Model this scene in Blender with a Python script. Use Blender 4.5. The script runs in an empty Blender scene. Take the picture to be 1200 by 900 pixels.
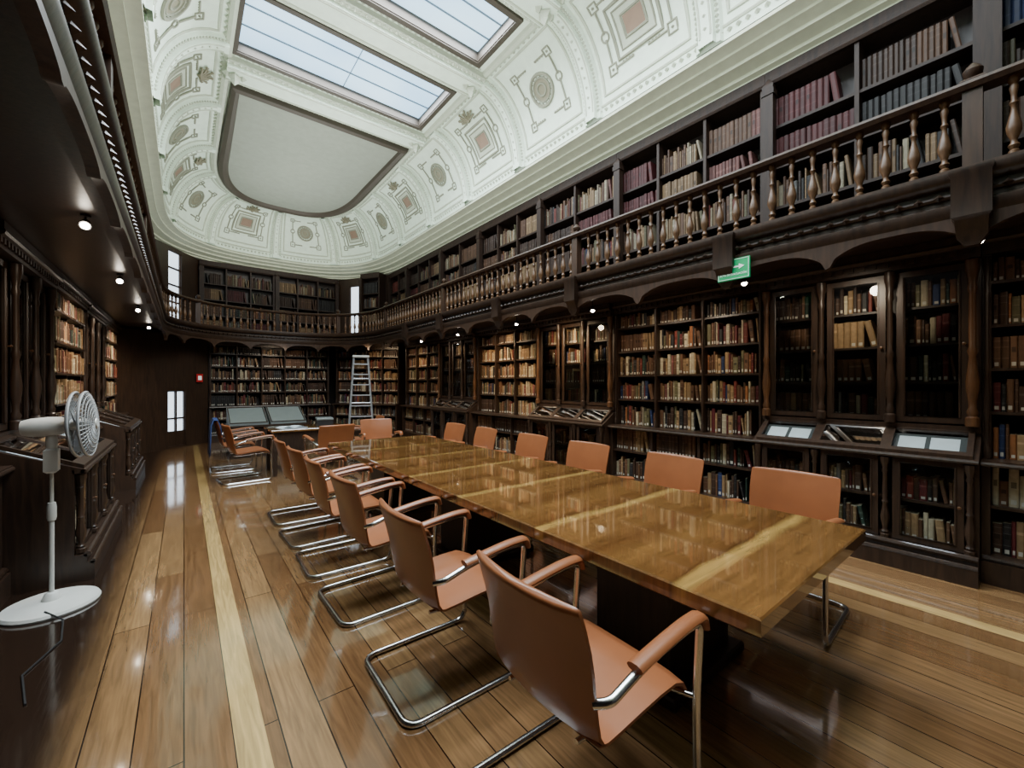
import bpy, bmesh, math, random
from mathutils import Vector, Matrix
PI = math.pi
RN = random.Random(11)
SC = bpy.context.scene
COL = SC.collection

# ------------------------------------------------------------------ materials
def newmat(name):
    m = bpy.data.materials.new(name); m.use_nodes = True
    nt = m.node_tree; b = nt.nodes['Principled BSDF']
    return m, nt, b
def simple(name, c, rough=.5, metal=0., emit=None, es=0., spec=None):
    m, nt, b = newmat(name)
    b.inputs['Base Color'].default_value = (*c, 1); b.inputs['Roughness'].default_value = rough
    b.inputs['Metallic'].default_value = metal
    if spec is not None: b.inputs['Specular IOR Level'].default_value = spec
    tc = nt.nodes.new('ShaderNodeTexCoord'); n = nt.nodes.new('ShaderNodeTexNoise')
    n.inputs['Scale'].default_value = 9; n.inputs['Detail'].default_value = 4
    nt.links.new(tc.outputs['Object'], n.inputs['Vector'])
    mx = nt.nodes.new('ShaderNodeMix'); mx.data_type = 'RGBA'; mx.blend_type = 'MULTIPLY'
    mx.inputs[0].default_value = .25; mx.inputs[6].default_value = (*c, 1)
    nt.links.new(n.outputs['Fac'], mx.inputs[7]); nt.links.new(mx.outputs[2], b.inputs['Base Color'])
    if emit:
        b.inputs['Emission Color'].default_value = (*emit, 1); b.inputs['Emission Strength'].default_value = es
    return m
def wood(name, c1, c2, rough=.35, st=(14, 14, 1.4), bump=.08, spec=.5):
    m, nt, b = newmat(name); L = nt.links.new
    tc = nt.nodes.new('ShaderNodeTexCoord'); mp = nt.nodes.new('ShaderNodeMapping')
    mp.inputs['Scale'].default_value = st
    L(tc.outputs['Object'], mp.inputs['Vector'])
    n = nt.nodes.new('ShaderNodeTexNoise'); n.inputs['Scale'].default_value = 2.5; n.inputs['Detail'].default_value = 4
    n.inputs['Distortion'].default_value = .6
    L(mp.outputs[0], n.inputs['Vector'])
    r = nt.nodes.new('ShaderNodeValToRGB'); r.color_ramp.elements[0].color = (*c1, 1); r.color_ramp.elements[1].color = (*c2, 1)
    r.color_ramp.elements[0].position = .3; r.color_ramp.elements[1].position = .72
    L(n.outputs['Fac'], r.inputs[0]); L(r.outputs[0], b.inputs['Base Color'])
    b.inputs['Roughness'].default_value = rough; b.inputs['Specular IOR Level'].default_value = spec
    bp = nt.nodes.new('ShaderNodeBump'); bp.inputs['Strength'].default_value = bump; bp.inputs['Distance'].default_value = .01
    L(n.outputs['Fac'], bp.inputs['Height']); L(bp.outputs[0], b.inputs['Normal'])
    return m
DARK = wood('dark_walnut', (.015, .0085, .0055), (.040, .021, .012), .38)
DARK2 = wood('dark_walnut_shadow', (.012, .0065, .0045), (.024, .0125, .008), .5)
UPPER = wood('gallery_walnut', (.013, .007, .005), (.029, .015, .009), .55, spec=.25)
MID = wood('turned_oak', (.05, .022, .009), (.11, .048, .018), .38)
RAILM = wood('railing_wood', (.024, .012, .007), (.052, .026, .014), .45, spec=.35)
SPIN = wood('spindle_wood', (.065, .031, .013), (.13, .066, .029), .42, spec=.4)
LEATHER = simple('cognac_leather', (.30, .102, .038), .33)
CHROME = simple('brushed_steel', (.70, .71, .72), .2, 1.)
WHITE = simple('white_plastic', (.62, .62, .58), .45)
GRILLE = simple('grey_wire', (.42, .43, .44), .4, .3)
BLADE = simple('smoke_blade', (.20, .21, .22), .4)
ALU = simple('aluminium', (.66, .68, .70), .35, .7)
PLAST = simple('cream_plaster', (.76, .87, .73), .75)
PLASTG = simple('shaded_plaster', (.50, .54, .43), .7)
LINE = simple('taupe_moulding', (.26, .265, .195), .7)
GILT = simple('bronze_moulding', (.23, .21, .14), .6)
REDP = simple('terracotta_panel', (.26, .17, .12), .7)
BEIGE = simple('beige_panel', (.29, .31, .255), .9)
BROWNL = simple('brown_line', (.055, .042, .03), .6)
CORN = simple('cornice_plaster', (.62, .65, .49), .6)
GREEN = simple('sign_green', (.0, .34, .12), .5, emit=(.0, .45, .14), es=.22)
WSIGN = simple('sign_white', (.85, .9, .87), .5, emit=(.9, 1, .95), es=.3)
RED = simple('sign_red', (.5, .02, .02), .5)
BLUE = simple('blue_cloth', (.02, .045, .16), .85)
GREYG = simple('grey_board', (.17, .19, .185), .28)
PAPER = simple('pale_paper', (.60, .68, .74), .6)
FELT = simple('display_felt', (.05, .06, .065), .8)
BLACK = simple('black_plastic', (.015, .015, .016), .45)
BULB = simple('lamp_glow', (1, .9, .7), .5, emit=(1, .88, .72), es=60)
DAY = simple('daylight_pane', (.8, .9, 1), .4, emit=(.74, .87, 1), es=1.9)
MULL = simple('mullion_grey', (.14, .20, .27), .5)
def skymat():
    m, nt, b = newmat('skylight_glass'); L = nt.links.new
    tc = nt.nodes.new('ShaderNodeTexCoord'); n = nt.nodes.new('ShaderNodeTexNoise'); n.inputs['Scale'].default_value = .8; n.inputs['Detail'].default_value = 1
    L(tc.outputs['Object'], n.inputs['Vector'])
    r = nt.nodes.new('ShaderNodeValToRGB')
    r.color_ramp.elements[0].position = .30; r.color_ramp.elements[0].color = (.27, .54, .84, 1)
    r.color_ramp.elements[1].position = .66; r.color_ramp.elements[1].color = (.56, .83, 1, 1)
    L(n.outputs['Fac'], r.inputs[0]); L(r.outputs[0], b.inputs['Emission Color'])
    b.inputs['Base Color'].default_value = (.3, .4, .5, 1); b.inputs['Emission Strength'].default_value = 2.1
    return m
SKY = skymat()
def glassmat():
    m = bpy.data.materials.new('cabinet_glass'); m.use_nodes = True; nt = m.node_tree; nt.nodes.clear(); L = nt.links.new
    o = nt.nodes.new('ShaderNodeOutputMaterial'); t = nt.nodes.new('ShaderNodeBsdfTransparent')
    t.inputs[0].default_value = (.90, .93, .93, 1)
    g = nt.nodes.new('ShaderNodeBsdfGlossy'); g.inputs['Roughness'].default_value = .03; g.inputs[0].default_value = (.9, .95, 1, 1)
    f = nt.nodes.new('ShaderNodeFresnel'); f.inputs[0].default_value = 1.45
    mx = nt.nodes.new('ShaderNodeMixShader'); L(f.outputs[0], mx.inputs[0]); L(t.outputs[0], mx.inputs[1]); L(g.outputs[0], mx.inputs[2])
    L(mx.outputs[0], o.inputs[0]); return m
GLASS = glassmat()
def bookmat():
    m, nt, b = newmat('book_cloth'); L = nt.links.new
    a = nt.nodes.new('ShaderNodeAttribute'); a.attribute_name = 'Col'
    n = nt.nodes.new('ShaderNodeTexNoise'); n.inputs['Scale'].default_value = 30
    g = nt.nodes.new('ShaderNodeNewGeometry'); L(g.outputs['Position'], n.inputs['Vector'])
    mx = nt.nodes.new('ShaderNodeMix'); mx.data_type = 'RGBA'; mx.blend_type = 'MULTIPLY'; mx.inputs[0].default_value = .5
    L(a.outputs['Color'], mx.inputs[6]); L(n.outputs['Fac'], mx.inputs[7]); L(mx.outputs[2], b.inputs['Base Color'])
    b.inputs['Roughness'].default_value = .55; b.inputs['Specular IOR Level'].default_value = .25; return m
BOOK = bookmat()
def M_(nt, op, a, b=None, c=None):
    n = nt.nodes.new('ShaderNodeMath'); n.operation = op
    for i, v in enumerate((a, b, c)):
        if v is None: continue
        if isinstance(v, (int, float)): n.inputs[i].default_value = v
        else: nt.links.new(v, n.inputs[i])
    return n.outputs[0]
def mixc(nt, f, a, b, mode='MIX'):
    n = nt.nodes.new('ShaderNodeMix'); n.data_type = 'RGBA'; n.blend_type = mode
    for i, v in ((0, f), (6, a), (7, b)):
        if isinstance(v, (int, float)): n.inputs[i].default_value = v
        elif isinstance(v, tuple): n.inputs[i].default_value = (*v, 1)
        else: nt.links.new(v, n.inputs[i])
    return n.outputs[2]
def floormat():
    m, nt, b = newmat('plank_floor'); L = nt.links.new
    g = nt.nodes.new('ShaderNodeNewGeometry'); sp = nt.nodes.new('ShaderNodeSeparateXYZ'); L(g.outputs['Position'], sp.inputs[0])
    cb = nt.nodes.new('ShaderNodeCombineXYZ'); L(sp.outputs[1], cb.inputs[0]); L(sp.outputs[0], cb.inputs[1])
    br = nt.nodes.new('ShaderNodeTexBrick'); L(cb.outputs[0], br.inputs['Vector'])
    br.inputs['Scale'].default_value = 1; br.inputs['Brick Width'].default_value = 2.1; br.inputs['Row Height'].default_value = .166
    br.inputs['Mortar Size'].default_value = .003; br.inputs['Mortar Smooth'].default_value = .1
    br.offset = .37; br.offset_frequency = 2
    br.inputs['Color1'].default_value = (.175, .088, .037, 1); br.inputs['Color2'].default_value = (.31, .18, .08, 1)
    br.inputs['Mortar'].default_value = (.016, .008, .004, 1)
    mp = nt.nodes.new('ShaderNodeMapping'); mp.inputs['Scale'].default_value = (16, 1.1, 1); L(g.outputs['Position'], mp.inputs['Vector'])
    n = nt.nodes.new('ShaderNodeTexNoise'); n.inputs['Scale'].default_value = 3; n.inputs['Detail'].default_value = 7; n.inputs['Distortion'].default_value = .7
    L(mp.outputs[0], n.inputs['Vector'])
    rp = nt.nodes.new('ShaderNodeMapRange'); rp.inputs[1].default_value = .3; rp.inputs[2].default_value = .7; rp.inputs[3].default_value = .64; rp.inputs[4].default_value = 1.14
    L(n.outputs['Fac'], rp.inputs[0])
    c = mixc(nt, 1., br.outputs['Color'], rp.outputs[0], 'MULTIPLY')
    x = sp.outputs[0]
    s1 = M_(nt, 'COMPARE', x, .222, .055); s2 = M_(nt, 'COMPARE', x, 3.885, .055)
    st = M_(nt, 'MAXIMUM', s1, s2)
    lc = mixc(nt, 1., (.54, .36, .14), rp.outputs[0], 'MULTIPLY')
    c = mixc(nt, st, c, lc)
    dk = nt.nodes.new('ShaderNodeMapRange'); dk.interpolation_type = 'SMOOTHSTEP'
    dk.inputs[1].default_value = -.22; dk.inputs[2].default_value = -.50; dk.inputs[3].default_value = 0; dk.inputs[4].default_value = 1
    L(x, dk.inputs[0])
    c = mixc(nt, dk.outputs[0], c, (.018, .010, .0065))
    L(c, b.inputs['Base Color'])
    rr = nt.nodes.new('ShaderNodeMapRange'); rr.inputs[3].default_value = .06; rr.inputs[4].default_value = .18
    n2 = nt.nodes.new('ShaderNodeTexNoise'); n2.inputs['Scale'].default_value = 2.2; L(g.outputs['Position'], n2.inputs['Vector'])
    L(n2.outputs['Fac'], rr.inputs[0]); L(rr.outputs[0], b.inputs['Roughness'])
    b.inputs['Coat Weight'].default_value = 1.; b.inputs['Coat Roughness'].default_value = .07
    bp = nt.nodes.new('ShaderNodeBump'); bp.inputs['Strength'].default_value = .08; bp.inputs['Distance'].default_value = .01
    L(n.outputs['Fac'], bp.inputs['Height']); L(bp.outputs[0], b.inputs['Normal'])
    return m
FLOOR = floormat()
def tablemat():
    m, nt, b = newmat('table_veneer'); L = nt.links.new
    g = nt.nodes.new('ShaderNodeNewGeometry'); sp = nt.nodes.new('ShaderNodeSeparateXYZ'); L(g.outputs['Position'], sp.inputs[0])
    mp = nt.nodes.new('ShaderNodeMapping'); mp.inputs['Scale'].default_value = (1.2, 14, 1); L(g.outputs['Position'], mp.inputs['Vector'])
    n = nt.nodes.new('ShaderNodeTexNoise'); n.inputs['Scale'].default_value = 2.2; n.inputs['Detail'].default_value = 7; n.inputs['Distortion'].default_value = .9
    L(mp.outputs[0], n.inputs['Vector'])
    n2 = nt.nodes.new('ShaderNodeTexNoise'); n2.inputs['Scale'].default_value = 1.7; L(g.outputs['Position'], n2.inputs['Vector'])
    yy = M_(nt, 'ADD', sp.outputs[1], M_(nt, 'MULTIPLY', n2.outputs['Fac'], .10))
    fr = M_(nt, 'FRACT', M_(nt, 'DIVIDE', M_(nt, 'ADD', yy, -.14), .78))
    r = nt.nodes.new('ShaderNodeValToRGB'); e = r.color_ramp.elements
    e[0].position = 0; e[0].color = (.135, .057, .017, 1); e[1].position = 1; e[1].color = (.15, .064, .019, 1)
    for p, c in ((.30, (.195, .092, .027, 1)), (.46, (.12, .05, .015, 1)), (.60, (.18, .083, .025, 1)), (.87, (.19, .088, .027, 1)), (.91, (.39, .23, .068, 1)), (.95, (.37, .215, .062, 1)), (.985, (.10, .04, .012, 1))):
        k = e.new(p); k.color = c
    L(fr, r.inputs[0])
    rp = nt.nodes.new('ShaderNodeMapRange'); rp.inputs[1].default_value = .28; rp.inputs[2].default_value = .72; rp.inputs[3].default_value = .60; rp.inputs[4].default_value = 1.2
    L(n.outputs['Fac'], rp.inputs[0])
    c = mixc(nt, 1., r.outputs[0], rp.outputs[0], 'MULTIPLY')
    L(c, b.inputs['Base Color']); b.inputs['Roughness'].default_value = .06
    b.inputs['Coat Weight'].default_value = 1.; b.inputs['Coat Roughness'].default_value = .035; b.inputs['Coat IOR'].default_value = 1.6
    return m
TABLE = tablemat()

# ------------------------------------------------------------------ mesh builder
class MB:
    def __init__(s): s.v = []; s.f = []; s.m = []; s.c = []
    def add(s, vs, fs, mat=0, col=None, M=None):
        o = len(s.v)
        for v in vs:
            v = Vector(v)
            if M is not None: v = M @ v
            s.v.append((v.x, v.y, v.z))
        for f in fs:
            s.f.append(tuple(i + o for i in f)); s.m.append(mat); s.c.append(col)
    def box(s, x0, x1, y0, y1, z0, z1, mat=0, M=None):
        s.add([(x0, y0, z0), (x1, y0, z0), (x1, y1, z0), (x0, y1, z0), (x0, y0, z1), (x1, y0, z1), (x1, y1, z1), (x0, y1, z1)],
              [(0, 3, 2, 1), (4, 5, 6, 7), (0, 1, 5, 4), (1, 2, 6, 5), (2, 3, 7, 6), (3, 0, 4, 7)], mat, None, M)
    def cbox(s, x0, x1, y0, y1, z0, z1, c, mat=0):
        rows = []
        for z, i in ((z0, c), (z0 + c, 0), (z1 - c, 0), (z1, c)):
            rows.append([(x0 + i, y0 + i, z), (x1 - i, y0 + i, z), (x1 - i, y1 - i, z), (x0 + i, y1 - i, z)])
        s.grid(rows, True, mat, True)
    def grid(s, rows, closed=False, mat=0, caps=False):
        n = len(rows[0]); vs = [p for r in rows for p in r]; fs = []
        for i in range(len(rows) - 1):
            for j in range(n if closed else n - 1):
                k = (j + 1) % n
                fs.append((i * n + j, i * n + k, (i + 1) * n + k, (i + 1) * n + j))
        if caps:
            fs.append(tuple(range(n))[::-1]); fs.append(tuple((len(rows) - 1) * n + j for j in range(n)))
        s.add(vs, fs, mat)
    def tube(s, path, r, n=8, mat=0, closed=False, side=None, r2=None, caps=True):
        P = [Vector(p) for p in path]; m = len(P); rows = []; up = None; r2 = r2 or r
        for i in range(m):
            if closed: t = P[(i + 1) % m] - P[i - 1]
            else: t = P[min(i + 1, m - 1)] - P[max(i - 1, 0)]
            if t.length < 1e-9: t = Vector((0, 0, 1))
            t.normalize()
            if side is not None:
                a = Vector(side)
            else:
                if up is None: up = Vector((0, 0, 1)) if abs(t.z) < .9 else Vector((1, 0, 0))
                a = t.cross(up)
                if a.length < 1e-6: a = t.orthogonal()
            a = (a - t * a.dot(t)).normalized(); b = a.cross(t).normalized(); up = b
            rows.append([P[i] + a * (math.cos(2 * PI * k / n) * r) + b * (math.sin(2 * PI * k / n) * r2) for k in range(n)])
        if closed: rows.append(rows[0])
        s.grid(rows, True, mat, caps and not closed)
    def lathe(s, prof, n=10, mat=0, M=None):
        vs = []; fs = []
        for r, z in prof:
            for k in range(n): vs.append((r * math.cos(2 * PI * k / n), r * math.sin(2 * PI * k / n), z))
        for i in range(len(prof) - 1):
            for j in range(n):
                k = (j + 1) % n; fs.append((i * n + j, i * n + k, (i + 1) * n + k, (i + 1) * n + j))
        fs.append(tuple(range(n))[::-1]); fs.append(tuple((len(prof) - 1) * n + j for j in range(n)))
        s.add(vs, fs, mat, None, M)
    def bead(s, p, r, mat=0):
        x, y, z = p
        s.add([(x + r, y, z), (x - r, y, z), (x, y + r, z), (x, y - r, z), (x, y, z + r), (x, y, z - r)],
              [(0, 2, 4), (2, 1, 4), (1, 3, 4), (3, 0, 4), (2, 0, 5), (1, 2, 5), (3, 1, 5), (0, 3, 5)], mat)
    def mesh(s, name, mats, off=None, ang=38):
        me = bpy.data.meshes.new(name)
        v = s.v if off is None else [(a - off[0], b - off[1], c - off[2]) for a, b, c in s.v]
        me.from_pydata(v, [], s.f)
        for m in (mats if isinstance(mats, (list, tuple)) else [mats]): me.materials.append(m)
        me.polygons.foreach_set('material_index', s.m)
        me.polygons.foreach_set('use_smooth', [True] * len(s.f))
        if any(c is not None for c in s.c):
            at = me.color_attributes.new('Col', 'FLOAT_COLOR', 'CORNER'); dat = []
            for f, c in zip(s.f, s.c): dat += [*(c or (.1, .1, .1)), 1.] * len(f)
            at.data.foreach_set('color', dat)
        else:
            bm = bmesh.new(); bm.from_mesh(me); bmesh.ops.recalc_face_normals(bm, faces=bm.faces[:]); bm.to_mesh(me); bm.free()
        me.set_sharp_from_angle(angle=math.radians(ang))
        me.update(); return me
    def build(s, name, mats, parent=None, off=None, ang=38):
        o = bpy.data.objects.new(name, s.mesh(name, mats, off, ang)); COL.objects.link(o)
        if parent: o.parent = parent
        return o
def thing(name, label, cat, loc=(0, 0, 0), rz=0, group=None):
    o = bpy.data.objects.new(name, None); COL.objects.link(o); o.empty_display_size = .1
    o.location = loc; o.rotation_euler = (0, 0, rz); o['label'] = label; o['category'] = cat
    if group: o['group'] = group
    return o
def tag(o, label, cat, group=None):
    o['label'] = label; o['category'] = cat
    if group: o['group'] = group
    return o
TRIM = [0]
def trim(mb, mats, off=None):
    TRIM[0] += 1
    o = mb.build('trim_%d' % TRIM[0], mats, None, off); o['kind'] = 'structure'; return o
def struct(name, mb, mats):
    o = mb.build(name, mats); o['kind'] = 'structure'; return o
def dup(root, loc, rz, label):
    r = root.copy(); COL.objects.link(r); r.location = loc; r.rotation_euler = (0, 0, rz); r['label'] = label
    for ch in list(root.children):
        c = ch.copy(); COL.objects.link(c); c.parent = r
        for g in ch.children:
            d = g.copy(); COL.objects.link(d); d.parent = c
    return r
def fillet(pts, rad, seg=6):
    P = [Vector(p) for p in pts]; out = [P[0]]
    for i in range(1, len(P) - 1):
        a = P[i - 1] - P[i]; b = P[i + 1] - P[i]
        r = min(rad, a.length * .48, b.length * .48); a.normalize(); b.normalize()
        p0 = P[i] + a * r; p1 = P[i] + b * r
        for k in range(seg + 1):
            t = k / seg; out.append(p0 * (1 - t) ** 2 + P[i] * 2 * t * (1 - t) + p1 * t * t)
    out.append(P[-1]); return out
ORD = 'first second third fourth fifth sixth seventh eighth ninth tenth eleventh twelfth thirteenth fourteenth fifteenth sixteenth seventeenth eighteenth nineteenth twentieth'.split()
ORD += ['twenty-' + o for o in ORD[:9]] + ['thirtieth'] + ['thirty-' + o for o in ORD[:9]] + ['fortieth'] + ['forty-' + o for o in ORD[:9]] + ['fiftieth'] + ['fifty-' + o for o in ORD[:9]]

# ------------------------------------------------------------------ camera
cam = bpy.data.cameras.new('camera'); co = bpy.data.objects.new('camera', cam); COL.objects.link(co)
H = 1.5; YAW = math.radians(38.4)
co.location = (0, 0, H); co.rotation_euler = (PI / 2, 0, -YAW)
cam.sensor_width = 36; cam.lens = 485 / 1200 * 36; cam.clip_start = .02
SC.camera = co
FW = Vector((math.sin(YAW), math.cos(YAW), 0)); RT = Vector((math.cos(YAW), -math.sin(YAW), 0))
def proj(p):
    d = Vector(p) - Vector((0, 0, H)); D = d.dot(FW)
    if D < .05: return None
    return 600 + 485 * d.dot(RT) / D, 450 - 485 * d.z / D, D

# ------------------------------------------------------------------ shell
XL, XR, YB, YF = -1.56, 5.26, -2.6, 14.5
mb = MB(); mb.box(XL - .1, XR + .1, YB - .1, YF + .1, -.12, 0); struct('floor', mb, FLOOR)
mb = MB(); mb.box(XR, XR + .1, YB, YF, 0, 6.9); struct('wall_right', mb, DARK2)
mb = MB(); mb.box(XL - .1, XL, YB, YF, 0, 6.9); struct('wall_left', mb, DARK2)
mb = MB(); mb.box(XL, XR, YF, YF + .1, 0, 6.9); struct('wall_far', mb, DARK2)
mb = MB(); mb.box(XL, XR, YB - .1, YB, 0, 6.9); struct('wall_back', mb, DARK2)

# ------------------------------------------------------------------ ceiling cove
def make_path(cx, a, y0, b, L, nfun):
    def ell(th, e):
        n = nfun(e); c, s = math.cos(th), math.sin(th)
        return (cx + (a + e) * (1 if c >= 0 else -1) * abs(c) ** (2 / n), y0 + (b + e) * abs(s) ** (2 / n))
    N = 800; acc = [0.]; pr = ell(0, 0)
    for i in range(1, N + 1):
        q = ell(PI * i / N, 0); acc.append(acc[-1] + math.hypot(q[0] - pr[0], q[1] - pr[1])); pr = q
    tot = acc[-1]; L = L or tot
    def pt(s, e):
        if s <= y0: return (cx + a + e, s)
        if s >= y0 + L: return (cx - a - e, y0 - (s - y0 - L))
        tgt = (s - y0) / L * tot; lo, hi = 0, N
        while hi - lo > 1:
            m = (lo + hi) // 2
            if acc[m] <= tgt: lo = m
            else: hi = m
        f = (tgt - acc[lo]) / max(1e-9, acc[hi] - acc[lo])
        return ell(PI * (lo + f) / N, e)
    return pt, L
CX = 2.08; CY0 = 10.3; PER = 1.62; CL = PER * 6
cpt, _ = make_path(CX, 2.42, CY0, 3.4, CL, lambda e: 2.9)
ZC0, ZC1 = 5.15, 6.3
def cove(s, t, out=0.):
    def P(s, t):
        e = -.84 * (1 - math.cos(t * PI / 2)); x, y = cpt(s, e)
        return Vector((x, y, ZC0 + (ZC1 - ZC0) * math.sin(t * PI / 2)))
    p = P(s, t)
    if out:
        h = .01; n = (P(s + h, t) - P(s - h, t)).cross(P(s, min(1, t + h)) - P(s, max(0, t - h)))
        n.normalize()
        if n.dot(Vector((CX, min(p.y, 10.5), 3.2)) - p) < 0: n = -n
        p = p + n * out
    return p
S0, S1 = -2.6, CY0 * 2 + CL + 2.6
def srange(a, b, step):
    n = max(1, int(round((b - a) / step))); return [a + (b - a) * i / n for i in range(n + 1)]
smp = srange(S0, CY0, .5) + srange(CY0, CY0 + CL, .1)[1:] + srange(CY0 + CL, S1, .5)[1:]
mb = MB(); mb.grid([[cove(s, t / 12) for t in range(13)] for s in smp])
ZS = 6.3; ZP = 6.42
SKYL = [(.35, 1.55), (2.2, 3.42), (4.24, 5.13), (5.94, 7.10)]
XA, XB = .5, 3.66
def flat(x0, x1, y0, y1, z=ZS): mb.add([(x0, y0, z), (x1, y0, z), (x1, y1, z), (x0, y1, z)], [(0, 1, 2, 3)])
prev = YB
SX0, SX1 = .59, 3.42
for a, b in SKYL:
    flat(XA, XB, prev, a); flat(XA, SX0, a, b); flat(SX1, XB, a, b); prev = b
flat(XA, XB, prev, CY0)
edge = [cpt(s, -.84) for s in srange(CY0, CY0 + CL, .15)]
mb.add([(x, y, ZS) for x, y in edge], [tuple(range(len(edge)))])
mb.box(XL - .1, XR + .1, YB - .1, YF + .1, 6.9, 7.0)
struct('ceiling', mb, PLAST)
# grey-green end panel with a heavy dark outline
pane = [(XA + .15, 7.95), (XB - .15, 7.95)] + [cpt(s, -.99) for s in srange(CY0, CY0 + CL, .12)]
mb = MB()
mb.grid([[(x, y, ZS - .001) for x, y in pane], [(x, y, ZS - .03) for x, y in pane]], True, 0, True)
trim(mb, BEIGE)
mb = MB(); mb.tube([(x, y, ZS - .03) for x, y in pane], .10, 8, 0, True, None, None); trim(mb, BROWNL)
mb = MB()
mb.tube([cove(s, 1.) for s in smp], .06, 8)
for s in srange(S0, S1, .11): mb.bead(cove(s, .955, .02), .03)
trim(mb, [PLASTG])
# cornice sweep
prof = [(.95, 4.84), (.42, 4.84), (.42, 4.87), (.36, 4.885), (.36, 4.92), (.26, 4.95), (.22, 4.955), (.22, 4.99), (.13, 5.02), (.10, 5.025), (.10, 5.05), (.03, 5.075), (-.03, 5.08), (-.03, 5.115), (.0, 5.13), (.02, 5.16)]
mb = MB(); mb.grid([[(*cpt(s, e), z) for e, z in prof] for s in smp]); trim(mb, CORN)
mb = MB()
for s in srange(S0, S1, .09):
    p = cove(s, .045, .012); mb.bead(p, .03)
mb.tube([cove(s, .08, .0) for s in smp], .02, 6)
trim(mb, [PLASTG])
# ribs
RIBS = [CY0 - PER * k for k in range(7, 0, -1)] + [CY0 + PER * k for k in range(0, 7)] + [CY0 + CL + PER * k for k in range(1, 8)]
for s in RIBS:
    mb = MB()
    mb.grid([[cove(s - .15, t / 14, 0), cove(s - .13, t / 14, .04), cove(s - .09, t / 14, .045), cove(s - .08, t / 14, .10), cove(s + .08, t / 14, .10), cove(s + .09, t / 14, .045), cove(s + .13, t / 14, .04), cove(s + .15, t / 14, 0)] for t in range(0, 15)])
    for t in range(2, 33):
        for d in (-.11, .11): mb.bead(cove(s + d, t / 33, .048), .024, 1)
    for d in (-.058, .058): mb.tube([cove(s + d, t / 20, .102) for t in range(1, 20)], .011, 5, 1)
    for k in range(11): mb.bead(cove(s, .10 + k * .078, .10), .024, 1)
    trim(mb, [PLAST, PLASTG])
# skylights
for i, (a, b) in enumerate(SKYL):
    mb = MB(); mb.box(SX0 - .02, SX1 + .02, a - .02, b + .02, ZP, ZP + .04)
    w = struct('window_%d' % (i + 1), mb, SKY)
    fr = MB()
    for k in (0, 1, 2, 3):
        y = a + (b - a) * k / 3; fr.box(SX0, SX1, y - .008, y + .008, ZP - .016, ZP - .001)
    for x in (SX0, SX0 + (SX1 - SX0) * .52, SX1): fr.box(x - .005, x + .005, a, b, ZP - .01, ZP - .001)
    fr.build('window_frame', MULL, w)
    fr = MB()
    for x0, x1, y0, y1 in ((SX0 - .075, SX0, a - .075, b + .075), (SX1, SX1 + .075, a - .075, b + .075), (SX0, SX1, a - .075, a), (SX0, SX1, b, b + .075)):
        fr.box(x0, x1, y0, y1, ZS - .04, ZS + .02)
    for x0, x1, y0, y1 in ((SX0 - .03, SX0 + .012, a, b), (SX1 - .012, SX1 + .03, a, b), (SX0, SX1, a - .03, a + .012), (SX0, SX1, b - .012, b + .03)):
        fr.box(x0, x1, y0, y1, ZS - .02, ZP)
    fr.build('window_trim', BROWNL, w)
    mb = MB()
    for y in (a - .11, b + .11):
        for x in srange(SX0 - .1, SX1 + .1, .08): mb.bead((x, y, ZS - .01), .03)
    trim(mb, PLASTG)
gaps = [(SKYL[i][1] + .15, SKYL[i + 1][0] - .15) for i in range(len(SKYL) - 1)] + [(7.27, 7.78)]
for a, b in gaps:
    mb = MB(); mb.box(XA, XB, a, b, ZS - .08, ZS, 2)
    mb.box(XA, XB, a + .08, b - .08, ZS - .13, ZS - .08, 0)
    for y in (a + .04, b - .04):
        for x in srange(XA, XB, .08): mb.bead((x, y, ZS - .085), .03, 1)
    for y in (a + .11, b - .11): mb.tube([(XA, y, ZS - .128), (XB, y, ZS - .128)], .018, 6, 1)
    for x in (XA + .1, XB - .1):
        for dx, dz, r in ((0, -.15, .10), (.1, -.13, .06), (-.1, -.13, .06), (0, -.22, .06)):
            mb.bead((x + dx, (a + b) / 2, ZS + dz), r, 1)
    trim(mb, [PLAST, PLASTG, PLASTG])
# plaster ornaments in every cove panel that the picture can show
KT = 1.58
centres = [CY0 - PER * (k + .5) for k in range(5, -1, -1)] + [CY0 + PER * (k + .5) for k in range(6)] + [CY0 + CL + PER * (k + .5) for k in range(6)]
def rect(sc, tc, w, h): return [(sc - w, tc - h / KT), (sc + w, tc - h / KT), (sc + w, tc + h / KT), (sc - w, tc + h / KT)]
def loop3(pts, out, sub=6):
    res = []
    for i in range(len(pts)):
        a, b = pts[i], pts[(i + 1) % len(pts)]
        for k in range(sub): res.append(cove(a[0] + (b[0] - a[0]) * k / sub, a[1] + (b[1] - a[1]) * k / sub, out))
    return res
def patch(mb, sc, tc, w, h, out, mat=0, n=5):
    mb.grid([[cove(sc - w + 2 * w * i / n, tc - h / KT + 2 * h / KT * j / n, out) for j in range(n + 1)] for i in range(n + 1)], False, mat)
def circ(sc, tc, r, n=22): return [(sc + r * math.cos(2 * PI * k / n), tc + r / KT * math.sin(2 * PI * k / n)) for k in range(n)]
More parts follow.
